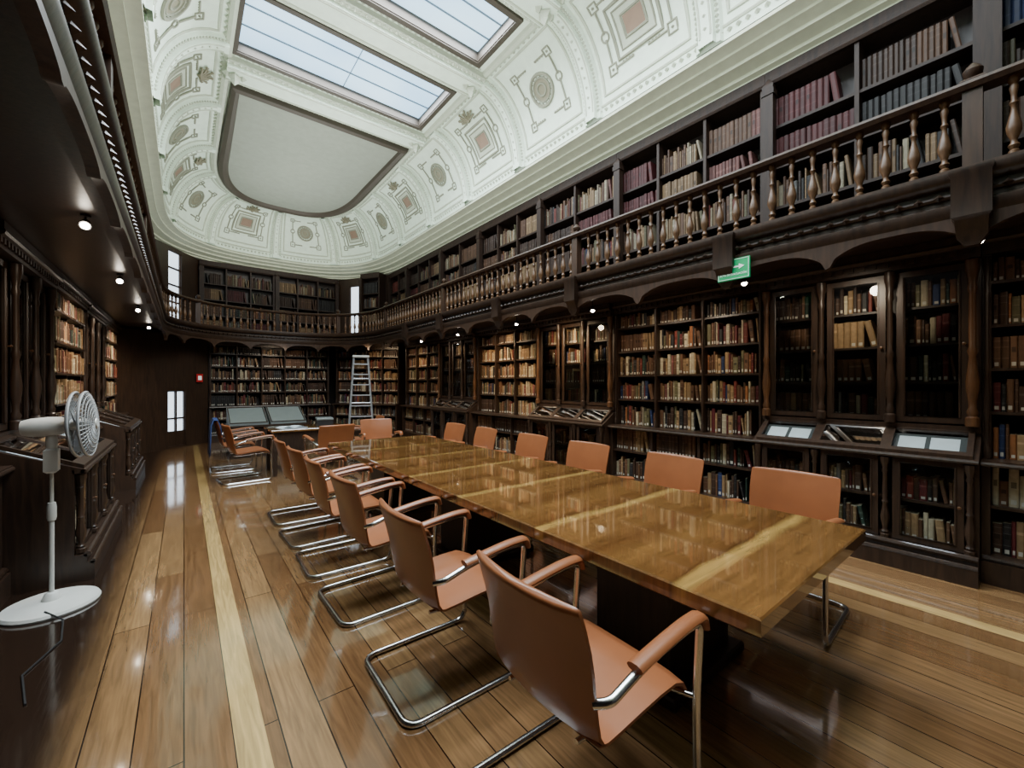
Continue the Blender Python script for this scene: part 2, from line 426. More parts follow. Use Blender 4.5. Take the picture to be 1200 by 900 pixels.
for i, sc in enumerate(centres):
    sq = (i % 2 == 1)
    c0 = cove(sc, .5)
    vis = [proj(cove(sc + ds, t)) for ds in (-.8, -.4, 0, .4, .8) for t in (.1, .5, .9)]
    if not any(q and -80 < q[0] < 1280 and -80 < q[1] < 980 for q in vis): continue
    if sc < CY0: side = 'right side'; num = int((sc + 0) / PER)
    elif sc < CY0 + CL: side = 'rounded far end'; num = int((sc - CY0) / PER)
    else: side = 'left side'; num = int((CY0 + CL + CY0 - sc) / PER)
    where = {'right side': ORD[max(0, num)] + ' from camera along right cove', 'rounded far end': ORD[num] + ' from right around far cove', 'left side': ORD[max(0, num)] + ' from camera along left cove'}[side]
    root = thing('plaster_ornament', ('square terracotta ' if sq else 'round ') + 'plaster ceiling ornament, ' + where, 'ceiling ornament', c0, 0, 'plaster ornaments along the ceiling cove')
    off = c0
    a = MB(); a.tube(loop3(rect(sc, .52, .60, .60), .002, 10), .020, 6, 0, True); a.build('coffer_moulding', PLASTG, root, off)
    f = MB()
    if sq:
        for w, h, r in ((.31, .28, .022), (.24, .21, .013), (.15, .12, .017)): f.tube(loop3(rect(sc, .48, w, h), .008), r, 6, 0, True)
        patch(f, sc, .48, .31, .28, .004, 1); patch(f, sc, .48, .24, .21, .007, 2)
        f.build('frame', [LINE, PLAST, PLASTG], root, off)
        p = MB(); patch(p, sc, .48, .13, .10, .011); p.build('centre_panel', REDP, root, off)
    else:
        for r, q in ((.21, .024), (.155, .014), (.08, .018)): f.tube([cove(s, t, .010) for s, t in circ(sc, .5, r)], q, 6, 0, True)
        for k in range(16): f.bead(cove(sc + .182 * math.cos(k * PI / 8), .5 + .182 / KT * math.sin(k * PI / 8), .012), .015)
        f.build('frame', LINE, root, off)
        p = MB()
        pc = circ(sc, .5, .15); p.add([cove(sc, .5, .010)] + [cove(s, t, .010) for s, t in pc], [(0, k + 1, (k + 1) % len(pc) + 1) for k in range(len(pc))])
        p.build('centre_panel', GILT, root, off)
    for sx in (-1, 1):
        g = MB(); wx = .42 if sq else .36
        for st in (-1, 1):
            cs, ct = sc + sx * wx, .5 + st * .36 / KT
            g.tube(loop3(rect(cs, ct, .055, .055), .006, 3), .013, 5, 0, True)
            g.tube([cove(cs - sx * .055, ct, .006), cove(sc + sx * .10, ct, .006)], .014, 5)
            g.tube([cove(cs, ct - st * .055 / KT, .006), cove(cs, .5 + st * .03 / KT, .006)], .014, 5)
            g.bead(cove(cs, ct, .008), .022)
            for k in range(4): g.bead(cove(sc + sx * (.12 + .045 * k), ct - st * .008 / KT, .008), .018)
        g.tube([cove(s, t, .006) for s, t in circ(sc + sx * wx, .5, .055, 10)], .013, 5, 0, True)
        g.build('strapwork', LINE, root, off)
    if sq:
        g = MB()
        for k in range(9):
            an = PI * (.08 + .84 * k / 8); l = .17 + .05 * (k % 2)
            p0 = cove(sc - .02, .74, .02); p1 = cove(sc + l * .6 * math.cos(an), .74 + l * .6 * math.sin(an) / KT, .05); p2 = cove(sc + l * math.cos(an), .74 + l * math.sin(an) / KT, .03)
            g.tube([p0, p1, p2], .015, 5)
            g.bead(p2, .028)
        g.bead(cove(sc, .75, .04), .05)
        g.build('leaf_spray', GILT, root, off)

# ------------------------------------------------------------------ gallery
GX = 1.84; GA = 2.16; GY0 = 10.4
gpt, GL = make_path(GX, GA, GY0, 2.3, None, lambda e: 2.35)
def gp(s, e):
    return gpt(s, e)
gs0 = -2.6; GS1 = GY0 * 2 + GL + 2.6
def gsm(a, b, st=.12): return srange(a, b, st)
SEG = {'right': (gs0, GY0), 'far': (GY0, GY0 + GL), 'left': (GY0 + GL, GS1)}
gprof = [(1.22, 2.66), (.12, 2.66), (.12, 2.60), (.0, 2.60), (-.02, 2.64), (-.02, 2.68), (.02, 2.70), (.02, 2.80), (-.03, 2.82), (-.05, 2.85), (-.05, 2.89), (1.22, 2.89)]
BAYS = [-1.5, .25, 1.8, 3.75, 5.4, 7.3, 8.95, 10.9]
LB = [2.7, 4.5, 6.3, 8.0, 9.8, 11.5]
def valdepth(s):
    if s < GY0:
        for a, b in zip(BAYS, BAYS[1:]):
            if a <= s <= b:
                u = (s - a) / (b - a) * 2 % 1.; break
        else: u = (s / .9) % 1.
    else: u = ((s - GY0) / .82) % 1.
    d = abs(u - .5) * 2
    q = .035 + .13 * d ** 3 + (.035 if d > .93 else 0)
    return q if s < GY0 + GL else .03 + q * .3
for nm, (a, b) in SEG.items():
    mb = MB(); sm = gsm(a, b, .4 if nm != 'far' else .12)
    mb.grid([[(*gp(s, e), z) for e, z in gprof] for s in sm])
    trim(mb, DARK)
    mb = MB()
    for s in gsm(a, b, .1):
        x, y = gp(s, -.01); mb.bead((x, y, 2.75), .026)
    mb.tube([(*gp(s, .015), 2.75) for s in sm], .018, 6)
    trim(mb, DARK)
    mb = MB()
    mb.grid([[(*gp(s, .0), 2.61), (*gp(s, .0), 2.60 - valdepth(s)), (*gp(s, .05), 2.60 - valdepth(s)), (*gp(s, .05), 2.61)] for s in gsm(a, b, .03)], True)
    trim(mb, RAILM)
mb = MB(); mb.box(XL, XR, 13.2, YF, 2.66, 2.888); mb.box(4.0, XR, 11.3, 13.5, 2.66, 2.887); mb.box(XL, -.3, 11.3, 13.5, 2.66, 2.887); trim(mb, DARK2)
# balustrades
bal = [(.30, 0), (.30, .05), (.18, .07), (.32, .12), (.18, .16), (.20, .2), (.40, .30), (.42, .36), (.30, .46), (.17, .56), (.15, .62), (.26, .66), (.15, .70), (.18, .78), (.26, .86), (.18, .90), (.32, .94), (.32, 1.)]
bm_ = MB(); bm_.lathe([(r * .085, z * .49) for r, z in bal], 10); BALM = bm_.mesh('baluster', SPIN)
nb = MB(); nb.box(-.045, .045, -.045, .045, 0, .56); nb.cbox(-.06, .06, -.06, .06, .56, .60, .012); nb.lathe([(.02, .6), (.045, .63), (.05, .66), (.03, .69), (.008, .71)], 10); NEWM = nb.mesh('newel_post', RAILM)
def balustrade(label, a, b, newels):
    root = thing('balustrade', label, 'railing', (*gp((a + b) / 2, .06), 2.89), 0)
    off = root.location
    sm = gsm(a, b, .12)
    for nm, prof in (('handrail', [(.0, 3.42), (-.015, 3.45), (.0, 3.475), (.06, 3.49), (.12, 3.475), (.135, 3.45), (.12, 3.42)]), ('base_rail', [(.01, 2.89), (.01, 2.93), (.11, 2.93), (.11, 2.89)])):
        m = MB(); m.grid([[(*gp(s, e), z) for e, z in prof] for s in sm], True, 0, True); m.build(nm, RAILM, root, off)
    n = int((b - a) / .15)
    for k in range(n):
        s = a + (k + .5) * (b - a) / n
        if any(abs(s - q) < .075 for q in newels): continue
        o = bpy.data.objects.new('baluster', BALM); COL.objects.link(o); o.parent = root
        x, y = gp(s, .06); o.location = (x - off[0], y - off[1], 2.93 - off[2])
    for q in newels:
        o = bpy.data.objects.new('newel_post', NEWM); COL.objects.link(o); o.parent = root
        x, y = gp(q, .06); o.location = (x - off[0], y - off[1], 2.93 - off[2] - .035)
balustrade('dark gallery railing with turned balusters along the right side', -.6, GY0, [.25, 3.75, 7.3, GY0 - .1])
balustrade('curved gallery railing with turned balusters at the far end', GY0, GY0 + GL, [GY0 + GL * .27, GY0 + GL * .73])
balustrade('gallery railing with turned balusters overhead on the left side', GY0 + GL, GY0 + GL + GY0 - 1.2, [GY0 + GL + .1, GY0 + GL + 4.1, GY0 + GL + 7.])
br = MB()
br.grid([[(-w, -d, z), (w, -d, z), (w, .06, z), (-w, .06, z)] for z, w, d in ((2.40, .03, -.01), (2.46, .07, .0), (2.56, .075, .05), (2.58, .09, .07), (2.84, .09, .07), (2.86, .10, .08), (2.885, .10, .08))], True, 0, True)
BRM = br.mesh('gallery_bracket', DARK)
for k, y in enumerate(BAYS[1:]):
    if y > GY0: continue
    o = bpy.data.objects.new('gallery_bracket', BRM); COL.objects.link(o); o.location = (GX + GA - .012, y, 0); o.rotation_euler = (0, 0, -PI / 2)
    tag(o, 'dark wood bracket block on right gallery edge, %s from camera' % ORD[k], 'bracket', 'bracket blocks on gallery edges')

# ------------------------------------------------------------------ books
PAL = {'brown': (.125, .062, .033), 'dark brown': (.055, .029, .018), 'tan': (.29, .185, .095), 'red': (.17, .034, .024), 'burgundy': (.10, .018, .019), 'cream': (.42, .36, .25),
       'green': (.024, .045, .032), 'blue': (.022, .036, .10), 'black': (.022, .02, .02), 'olive': (.13, .115, .06), 'orange': (.27, .105, .04), 'grey': (.17, .165, .155), 'rose': (.19, .072, .06)}
MIX = ['brown'] * 7 + ['dark brown'] * 6 + ['tan'] * 4 + ['red'] * 2 + ['burgundy'] * 2 + ['cream'] * 2 + ['green', 'blue', 'black', 'black', 'black', 'olive', 'olive', 'grey', 'orange']
OLD = ['brown'] * 4 + ['dark brown'] * 5 + ['black'] * 2 + ['tan'] * 2 + ['olive', 'burgundy', 'green', 'cream']
PALE = ['cream'] * 3 + ['tan'] * 5 + ['brown'] * 4 + ['rose', 'olive']
SPECS = []
def fill(M, x0, x1, y, z, hmax, style, case, col, row, hidden=False, labels=True, dep=.2, tone=1.):
    x = x0 + .005; k = 0
    if style.startswith('set:'):
        cs = style[4:].split(','); t0 = RN.uniform(.036, .05); h0 = hmax * RN.uniform(.78, .92); cur = RN.choice(cs)
    end = x1 - (RN.uniform(0, .10) if RN.random() < .45 else 0)
    while True:
        if style.startswith('set:'):
            t = t0 * RN.uniform(.93, 1.07); h = h0 * RN.uniform(.985, 1.01)
            if RN.random() < .08: cur = RN.choice(cs)
            cn = cur
        else:
            pal = {'mix': MIX, 'old': OLD, 'pale': PALE}[style]
            t = RN.choice([.018, .022, .026, .03, .034, .04, .046]) * RN.uniform(.9, 1.15); h = hmax * RN.uniform(.60, .93); cn = RN.choice(pal)
        if x + t > end: break
        lean = 0.
        if end - x - t < .12 and RN.random() < .35 or RN.random() < .01: lean = RN.uniform(.08, .24)
        sx = x + h * math.sin(lean)
        if lean and sx + t * math.cos(lean) > x1 - .004: break
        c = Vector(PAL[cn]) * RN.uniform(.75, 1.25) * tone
        SPECS.append(dict(M=M @ Matrix.Translation((sx, y + RN.uniform(0, .02), z)) @ Matrix.Rotation(-lean, 4, 'Y'), t=t - .0015, h=h, d=dep * RN.uniform(.75, 1.), c=tuple(c), cn=cn, tone=tone,
                          k=k, case=case, col=col, row=row, hid=hidden, lab=labels and RN.random() < .85, gilt=RN.random() < .6, title=RN.random() < .35))
        k += 1
        x = sx + t * math.cos(lean) + (RN.uniform(0, .0015))
def book_geo(mb, b, M=None, rich=True):
    t, h, d, c = b['t'], b['h'], b['d'], b['c']
    pr = [(0, d), (0, .006), (t * .22, 0), (t * .78, 0), (t, .006), (t, d)]
    q = b['tone']
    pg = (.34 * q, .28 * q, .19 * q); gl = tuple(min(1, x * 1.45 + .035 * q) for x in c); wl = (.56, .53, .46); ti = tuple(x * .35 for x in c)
    if rich: zs = [0, .07, .19, .30, .325, .5, .66, .685, .86, .885, 1]
    else: zs = [0, .07, .19, .64, .72, 1]
    n = len(zs)
    vs = [(x, y, z * h) for z in zs for x, y in pr[1:5]]
    for i in range(n - 1):
        for j in range(3):
            cc = c
            if rich:
                if i == 1 and j == 1 and b['lab']: cc = wl
                elif i in (3, 6, 8) and b['gilt']: cc = gl
                elif i == 5 and j == 1 and b['title']: cc = ti
            else:
                if i == 1 and j == 1 and b['lab']: cc = wl
                elif i == 3 and b['gilt']: cc = gl
            mb.add([vs[i * 4 + j], vs[i * 4 + j + 1], vs[i * 4 + 4 + j + 1], vs[i * 4 + 4 + j]], [(0, 1, 2, 3)], 0, cc, M)
    b0 = [(x, y, 0) for x, y in pr]; b1 = [(x, y, h) for x, y in pr]
    mb.add(b0[:2] + b1[:2], [(1, 0, 2, 3)], 0, c, M); mb.add(b0[4:] + b1[4:], [(1, 0, 2, 3)], 0, c, M)
    mb.add(b1, [(0, 1, 2, 3, 4, 5)], 0, pg, M)
    if rich:
        mb.add(b0, [(5, 4, 3, 2, 1, 0)], 0, c, M); mb.add([b0[5], b0[0], b1[0], b1[5]], [(0, 1, 2, 3)], 0, pg, M)

# ------------------------------------------------------------------ bookcases
colp = [(.95, 0), (.95, .05), (.6, .06), (.8, .085), (.5, .11), (.55, .15), (.85, .22), (.9, .27), (.6, .36), (.48, .42), (.7, .45), (.48, .48), (.52, .6), (.45, .8), (.68, .83), (.48, .86), (.75, .92), (.95, .945), (.95, 1)]
def column(root, x, y, z0, z1, r=.05, m=MID):
    c = MB(); c.lathe([(q * r, z0 + k * (z1 - z0)) for q, k in colp], 12, 0, Matrix.Translation((x, y, 0))); return c.build('turned_column', m, root)
def framed(root, name, x0, x1, z0, z1, y, wd=.05, th=.03):
    f = MB()
    f.box(x0, x0 + wd, y, y + th, z0, z1); f.box(x1 - wd, x1, y, y + th, z0, z1)
    f.box(x0 + wd, x1 - wd, y, y + th, z0, z0 + wd); f.box(x0 + wd, x1 - wd, y, y + th, z1 - wd, z1)
    f.tube([(x0 + wd, y, z0 + wd), (x1 - wd, y, z0 + wd), (x1 - wd, y, z1 - wd), (x0 + wd, y, z1 - wd)], .008, 5, 0, True)
    o = f.build(name, DARK, root)
    g = MB(); g.add([(x0 + wd, y + th * .5, z0 + wd), (x1 - wd, y + th * .5, z0 + wd), (x1 - wd, y + th * .5, z1 - wd), (x0 + wd, y + th * .5, z1 - wd)], [(0, 1, 2, 3)]); g.build('pane', GLASS, o)
    k = MB(); k.lathe([(.006, 0), (.006, .015), (.012, .02), (.012, .03), (.004, .034)], 8, 0, Matrix.Translation((x1 - wd * .5, y, (z0 + z1) / 2)) @ Matrix.Rotation(PI / 2, 4, 'X')); k.build('knob', MID, o)
    return o
DEP = .36
def case_matrix(loc, rz): return Matrix.Translation(loc) @ Matrix.Rotation(rz, 4, 'Z')
def rowstyle(n=0): return RN.choice(['mix', 'mix', 'old', 'mix', 'pale', 'set:brown,dark brown,tan', 'set:burgundy,brown,dark brown'])
def open_case(label, desc, loc, rz, w, cols, styles=None, flush=False, allstyle=None, tone=1.):
    root = thing('bookcase', label, 'bookcase', loc, rz); M = case_matrix(loc, rz)
    T = .045; D_ = .03; fy = .03 if flush else 0; by = -.015 if flush else .05
    m = MB(); m.box(0, w, DEP - .02, DEP, .2, 2.62); m.build('back_panel', DARK2, root)
    m = MB(); m.box(0, w, -.16, DEP, 0, .17); m.box(0, w, -.13, DEP - .02, .17, .21); m.tube([(0, -.13, .19), (w, -.13, .19)], .02, 8); m.build('plinth', DARK, root)
    m = MB(); m.box(0, w, -.17, DEP - .02, .90, .925); m.tube([(0, -.165, .9), (w, -.165, .9)], .018, 8); m.build('ledge', DARK, root)
    for x in (0, w - T):
        m = MB(); m.box(x, x + T, -.12, DEP - .02, .21, .90); m.box(x, x + T, fy, DEP - .02, .90, 2.5); m.build('side_panel', DARK, root)
    cw = (w - 2 * T - (cols - 1) * D_) / cols
    xs = [T + i * (cw + D_) for i in range(cols)]
    for i in range(1, cols):
        m = MB(); m.box(xs[i] - D_, xs[i], -.11, DEP - .02, .21, .90); m.box(xs[i] - D_, xs[i], fy, DEP - .02, .90, 2.5); m.build('divider', DARK, root)
    if not flush:
        for i in range(cols + 1):
            x = [*[xx - D_ / 2 for xx in xs], w - T / 2][i] if i else T / 2
            m = MB(); m.lathe([(q * .022, .93 + k * 1.55) for q, k in colp], 8, 0, Matrix.Translation((x, -.012, 0))); m.build('slim_column', DARK, root)
    rows = [.21, .56, .925, 1.265, 1.60, 1.935, 2.27]
    for i in range(cols):
        for r, z in enumerate(rows):
            if r in (0, 2): zz = z
            else:
                m = MB(); m.box(xs[i], xs[i] + cw, -.09 if r < 2 else (-.02 if flush else .012), DEP - .02, z, z + .022); m.build('shelf', DARK, root); zz = z + .022
            st = (styles or {}).get((i, r)) or (RN.choice(allstyle) if allstyle else rowstyle())
            hm = (rows[r + 1] if r < 6 else 2.52) - zz - .02
            fill(M, xs[i], xs[i] + cw, -.05 if r < 2 else by, zz, min(hm, .31), st, desc, (i, cols), r, tone=tone)
    m = MB(); m.box(0, w, -.03, DEP, 2.5, 2.6); m.box(0, w, -.07, DEP, 2.6, 2.655); m.tube([(0, -.05, 2.6), (w, -.05, 2.6)], .025, 8)
    for k in range(int(w / .08)): m.box(.02 + k * .08, .06 + k * .08, -.05, -.03, 2.53, 2.57)
    m.build('crown', DARK, root)
    return root
def glass_case(label, desc, loc, rz, w, proj_=.28, doors=3, styles=None, zt=.88, zb=1.12, books=True, cm=MID):
    root = thing('display_bookcase', label, 'bookcase', loc, rz); M = case_matrix(loc, rz)
    m = MB(); m.box(0, w, DEP - .02, DEP, .2, 2.62); m.build('back_panel', DARK2, root)
    P = proj_
    m = MB(); m.box(.0, w, -P - .08, DEP, 0, .14); m.box(.0, w, -P - .04, DEP, .14, .20); m.tube([(0, -P - .04, .2), (w, -P - .04, .2)], .022, 8); m.tube([(0, -P - .07, .14), (w, -P - .07, .14)], .018, 8); m.build('plinth', DARK, root)
    for x in (0, w - .05):
        m = MB(); m.box(x, x + .05, -P + .03, DEP - .02, .2, zt)
        m.add([(x, -P - .02, zt), (x + .05, -P - .02, zt), (x + .05, .02, zb - .01), (x, .02, zb - .01), (x, .02, zt), (x + .05, .02, zt)], [(0, 1, 2, 3), (0, 3, 4), (1, 5, 2), (0, 4, 5, 1), (4, 3, 2, 5)])
        m.box(x, x + .05, 0, DEP - .02, zt, 2.5); m.build('side_panel', DARK, root)
    dw = (w - .06) / doors
    def sp(x, f, o): return (x, -P - .02 + f * (P + .02), zt + f * (zb - zt) + o)
    for i in range(doors):
        x0 = .03 + i * dw; x1 = x0 + dw
        framed(root, 'lower_door', x0 + .045, x1 - .045, .22, zt - .03, -P, .045)
        v = MB()
        for fa, fb, xa, xb in ((0, .13, x0, x1), (.87, 1, x0, x1), (.13, .87, x0, x0 + .035), (.13, .87, x1 - .035, x1)):
            v.add([sp(xa, fa, .0), sp(xb, fa, .0), sp(xb, fb, .0), sp(xa, fb, .0), sp(xa, fa, .03), sp(xb, fa, .03), sp(xb, fb, .03), sp(xa, fb, .03)], [(0, 3, 2, 1), (4, 5, 6, 7), (0, 1, 5, 4), (1, 2, 6, 5), (2, 3, 7, 6), (3, 0, 4, 7)])
        vo = v.build('vitrine_lid', DARK, root)
        g = MB(); g.add([sp(x0 + .035, .13, .02), sp(x1 - .035, .13, .02), sp(x1 - .035, .87, .02), sp(x0 + .035, .87, .02)], [(0, 1, 2, 3)]); g.build('pane', GLASS, vo)
        p = MB(); p.grid([[sp(x, f, -.025) for x in (x0 + .03, x1 - .03)] for f in (.1, .9)]); p.build('display_bed', FELT, root)
        W_ = x1 - x0 - .13
        for q, (fa, fb) in enumerate(((0, .44), (.52, .97))):
            p = MB(); xa, xb = x0 + .065 + W_ * fa, x0 + .065 + W_ * fb
            p.grid([[sp(x, f, -.019) for x in (xa, (xa * .5 + xb * .5), xb)] for f in (.24, .78)]); p.build('display_sheet', PAPER, root)
        framed(root, 'glass_door', x0 + .035, x1 - .035, zb + .06, 2.46, -.02, .05)
        for r, z in enumerate((zb + .07, zb + .40, zb + .72, zb + 1.04)):
            m = MB(); m.box(x0 + .03, x1 - .03, .05, DEP - .02, z - .02, z); m.build('shelf', DARK, root)
            if books: fill(M, x0 + .04, x1 - .04, .06, z, .27, (styles or {}).get((i, r + 2)) or RN.choice(['old', 'mix', 'mix', 'set:dark brown,brown,tan']), desc, (i, doors), r + 2)
        m = MB(); m.box(x0 + .03, x1 - .03, -P + .06, DEP - .02, .2, .225); m.build('shelf', DARK, root)
        m = MB(); m.box(x0 + .03, x1 - .03, -P + .06, DEP - .02, .53, .55); m.build('shelf', DARK, root)
        if books:
            fill(M, x0 + .05, x1 - .05, -P + .07, .225, .27, RN.choice(['pale', 'mix']), desc, (i, doors), 0)
            fill(M, x0 + .05, x1 - .05, -P + .09, .55, .25, RN.choice(['old', 'mix']), desc, (i, doors), 1)
    m = MB(); m.box(0, w, -P - .025, -P + .04, zt - .03, zt); m.box(0.05, w - .05, -P + .04, .02, zt - .03, zt - .026); m.tube([(0, -P - .02, zt - .015), (w, -P - .02, zt - .015)], .018, 8); m.build('ledge', DARK, root)
    m = MB(); m.box(0, w, -.03, DEP - .02, zb + .0, zb + .045); m.build('rail', DARK, root)
    for i in range(doors + 1):
        x = .03 + i * dw
        column(root, min(max(x, .045), w - .045), -.055, zb + .05, 2.47, .042, cm if i in (0, doors) else DARK)
        m = MB(); m.lathe([(q * .035, .21 + k * (zt - .25)) for q, k in colp], 8, 0, Matrix.Translation((min(max(x, .045), w - .045), -P - .0, 0))); m.build('pilaster', DARK, root)
    m = MB(); m.box(0, w, -.09, DEP, 2.48, 2.58); m.box(0, w, -.13, DEP, 2.58, 2.655); m.tube([(0, -.11, 2.58), (w, -.11, 2.58)], .028, 8)
    for k in range(int(w / .08)): m.box(.02 + k * .08, .06 + k * .08, -.11, -.09, 2.51, 2.555)
    m.build('crown', DARK, root)
    return root
def upper_case(label, desc, loc, rz, w, cols, styles=None, last=False):
    root = thing('gallery_bookcase', label, 'bookcase', loc, rz); M = case_matrix(loc, rz)
    T = .05; D_ = .035; DU = .3
    m = MB(); m.box(0, w, DU - .02, DU, 0, 1.95); m.build('back_panel', DARK2, root)
    m = MB(); m.box(0, w, -.03, DU - .02, 0, .05); m.build('plinth', UPPER, root)
    cw = (w - 2 * T - (cols - 1) * D_) / cols; xs = [T + i * (cw + D_) for i in range(cols)]
    for x in (0, w - T):
        m = MB(); m.box(x, x + T, 0, DU - .02, .05, 1.80); m.build('side_panel', UPPER, root)
    for i in range(1, cols):
        m = MB(); m.box(xs[i] - D_, xs[i], -.01, DU - .02, .05, 1.80); m.build('divider', UPPER, root)
    rows = [.05, .46, .89, 1.32]
    for i in range(cols):
        for r, z in enumerate(rows):
            if r:
                m = MB(); m.box(xs[i], xs[i] + cw, .01, DU - .02, z, z + .03); m.build('shelf', UPPER, root)
            zz = z + (.03 if r else 0)
            st = (styles or {}).get((i, r)) or RN.choice(['mix', 'old', 'pale', 'set:burgundy,red', 'set:brown,dark brown', 'set:tan,brown', 'set:black,dark brown', 'mix'])
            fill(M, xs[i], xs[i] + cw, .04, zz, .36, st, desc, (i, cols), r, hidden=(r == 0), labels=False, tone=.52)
    m = MB(); m.box(0, w, -.02, DU, 1.80, 1.95); m.tube([(0, -.02, 1.81), (w, -.02, 1.81)], .02, 6); m.build('crown', UPPER, root)
    for x in ([.05] + ([w - .05] if last else [])):
        m = MB(); m.box(x - .05, x + .05, -.09, -.0, 0, 1.66); m.box(x - .06, x + .06, -.10, -.0, 1.66, 1.72)
        m.grid([[(x - a, -.055 - a * .7, z), (x + a, -.055 - a * .7, z), (x + a, -.021, z), (x - a, -.021, z)] for a, z in ((.05, 1.72), (.055, 1.76), (.03, 1.80), (.008, 1.84))], True, 0, True)
        m.build('pilaster', UPPER, root)
    return root
XRF = 4.87
names = {
    0: ('open', 2, 'open bookcase at the right edge of the picture', 'bookcase at right edge'),
    1: ('glass', 3, 'glass-doored bookcase with vitrines, nearest on the right', 'nearest glass case'),
    2: ('open', 3, 'tall open bookcase left of the nearest glass case, under exit sign', 'bookcase below exit sign'),
    3: ('glass', 3, 'warmly lit glass bookcase with sloping vitrine, second along right wall', 'second glass case'),
    4: ('open', 3, 'brightly lit open bookcase beyond the second glass case', 'brightly lit bookcase'),
    5: ('glass', 3, 'dark glass-doored bookcase third along the right wall', 'third glass case'),
    6: ('open', 3, 'open bookcase at the far end of the right wall', 'far right bookcase')}
lowst = {2: {(0, 3): 'mix', (1, 3): 'pale', (2, 3): 'mix', (0, 4): 'mix', (2, 4): 'mix', (1, 4): 'pale', (0, 2): 'mix', (0, 5): 'set:tan,rose,brown', (2, 5): 'mix', (2, 6): 'mix', (1, 6): 'old'},
         4: {(2, r): 'pale' for r in range(2, 7)}}
for k in range(7):
    a, b = BAYS[k], BAYS[k + 1]; kind, n, lab, dsc = names[k]
    (open_case(lab, dsc, (XRF, b, 0), -PI / 2, b - a - .004, n, lowst.get(k)) if kind == 'open' else glass_case(lab, dsc, (XRF, b, 0), -PI / 2, b - a - .004, .25, n, None, .93, 1.12))
upst = {1: {(0, 3): 'set:burgundy', (0, 2): 'set:burgundy', (0, 1): 'mix', (1, 3): 'set:brown,dark brown', (1, 2): 'set:black,green', (1, 1): 'old'},
        0: {(0, 3): 'set:blue', (1, 3): 'set:blue', (0, 2): 'old', (0, 1): 'set:brown'},
        2: {(0, 3): 'set:burgundy,black', (0, 2): 'set:burgundy', (1, 3): 'pale', (1, 2): 'set:tan,brown', (2, 3): 'set:rose,brown', (2, 2): 'set:red,rose', (2, 1): 'mix'},
        3: {(0, 3): 'mix', (1, 3): 'pale', (1, 2): 'set:burgundy,brown'}}
upn = ['gallery bookcase at the upper right edge, blue volumes on top', 'gallery bookcase of burgundy and dark volumes, above the nearest glass case', 'gallery bookcase of red and tan volumes above the exit sign',
       'gallery bookcase third left of the burgundy volumes', 'gallery bookcase above the brightly lit open shelves', 'gallery bookcase above the dark third glass case', 'gallery bookcase at the far end of the right gallery']
updsc = ['gallery case at edge', 'first gallery case', 'gallery case above sign', 'third gallery case', 'fourth gallery case', 'fifth gallery case', 'sixth gallery case']
for k in range(7):
    a, b = BAYS[k], BAYS[k + 1]
    upper_case(upn[k], updsc[k], (4.92, b, 2.89), -PI / 2, b - a - .004, [2, 2, 3, 2, 3, 2, 3][k], upst.get(k))
upper_case('narrow gallery bookcase at the right corner before the window', 'corner gallery case', (4.92, 12.2, 2.89), -PI / 2, 1.29, 2, None, False)
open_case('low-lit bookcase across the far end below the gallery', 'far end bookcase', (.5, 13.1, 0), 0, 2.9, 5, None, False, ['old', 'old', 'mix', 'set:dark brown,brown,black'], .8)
open_case('angled bookcase in the far right corner, warmly lit', 'angled corner bookcase', (3.58, 13.02, 0), math.atan2(-1.75, 1.27), 2.12, 4)
upper_case('gallery bookcase across the far end, left half', 'far gallery case left', (.32, 13.9, 2.89), 0, 1.78, 3)
upper_case('gallery bookcase across the far end, right half', 'far gallery case right', (2.105, 13.9, 2.89), 0, 1.78, 3, None, True)
def chamfer_case(label, desc, p0, p1, f0, f1, cols):
    a = Vector((*p0, 0)); b = Vector((*p1, 0)); d = (b - a); L = d.length; d.normalize(); nrm = Vector((d.y, -d.x, 0))
    q = a + d * (f0 * L) + nrm * .315
    upper_case(label, desc, (q.x, q.y, 2.89), math.atan2(d.y, d.x), (f1 - f0) * L, cols)
chamfer_case('angled gallery bookcase right of the far right window', 'angled gallery case right', (3.9, 13.9), (4.92, 12.2), .58, .93, 1)
XLF = -1.12
open_case('open bookcase on the left wall before the fan', 'left bookcase', (XLF, 2.7, 0), PI / 2, 1.796, 3)
glass_case('carved display case with sloping top behind the white fan', 'case behind fan', (XLF, 4.5, 0), PI / 2, 1.796, .5, 3, None, .85, 1.08, True, DARK)
open_case('open bookcase between two display cases on the left wall', 'second left bookcase', (XLF + .06, 6.3, 0), PI / 2, 1.696, 2, None, True, ['mix', 'pale', 'mix'])
glass_case('second display case with sloping top along the left wall', 'second left case', (XLF, 8.0, 0), PI / 2, 1.796, .5, 3, None, .85, 1.08, True, DARK)
open_case('open bookcase farthest along the left wall', 'farthest left bookcase', (XLF + .06, 9.8, 0), PI / 2, 1.696, 2, None, True, ['mix', 'pale', 'mix'])

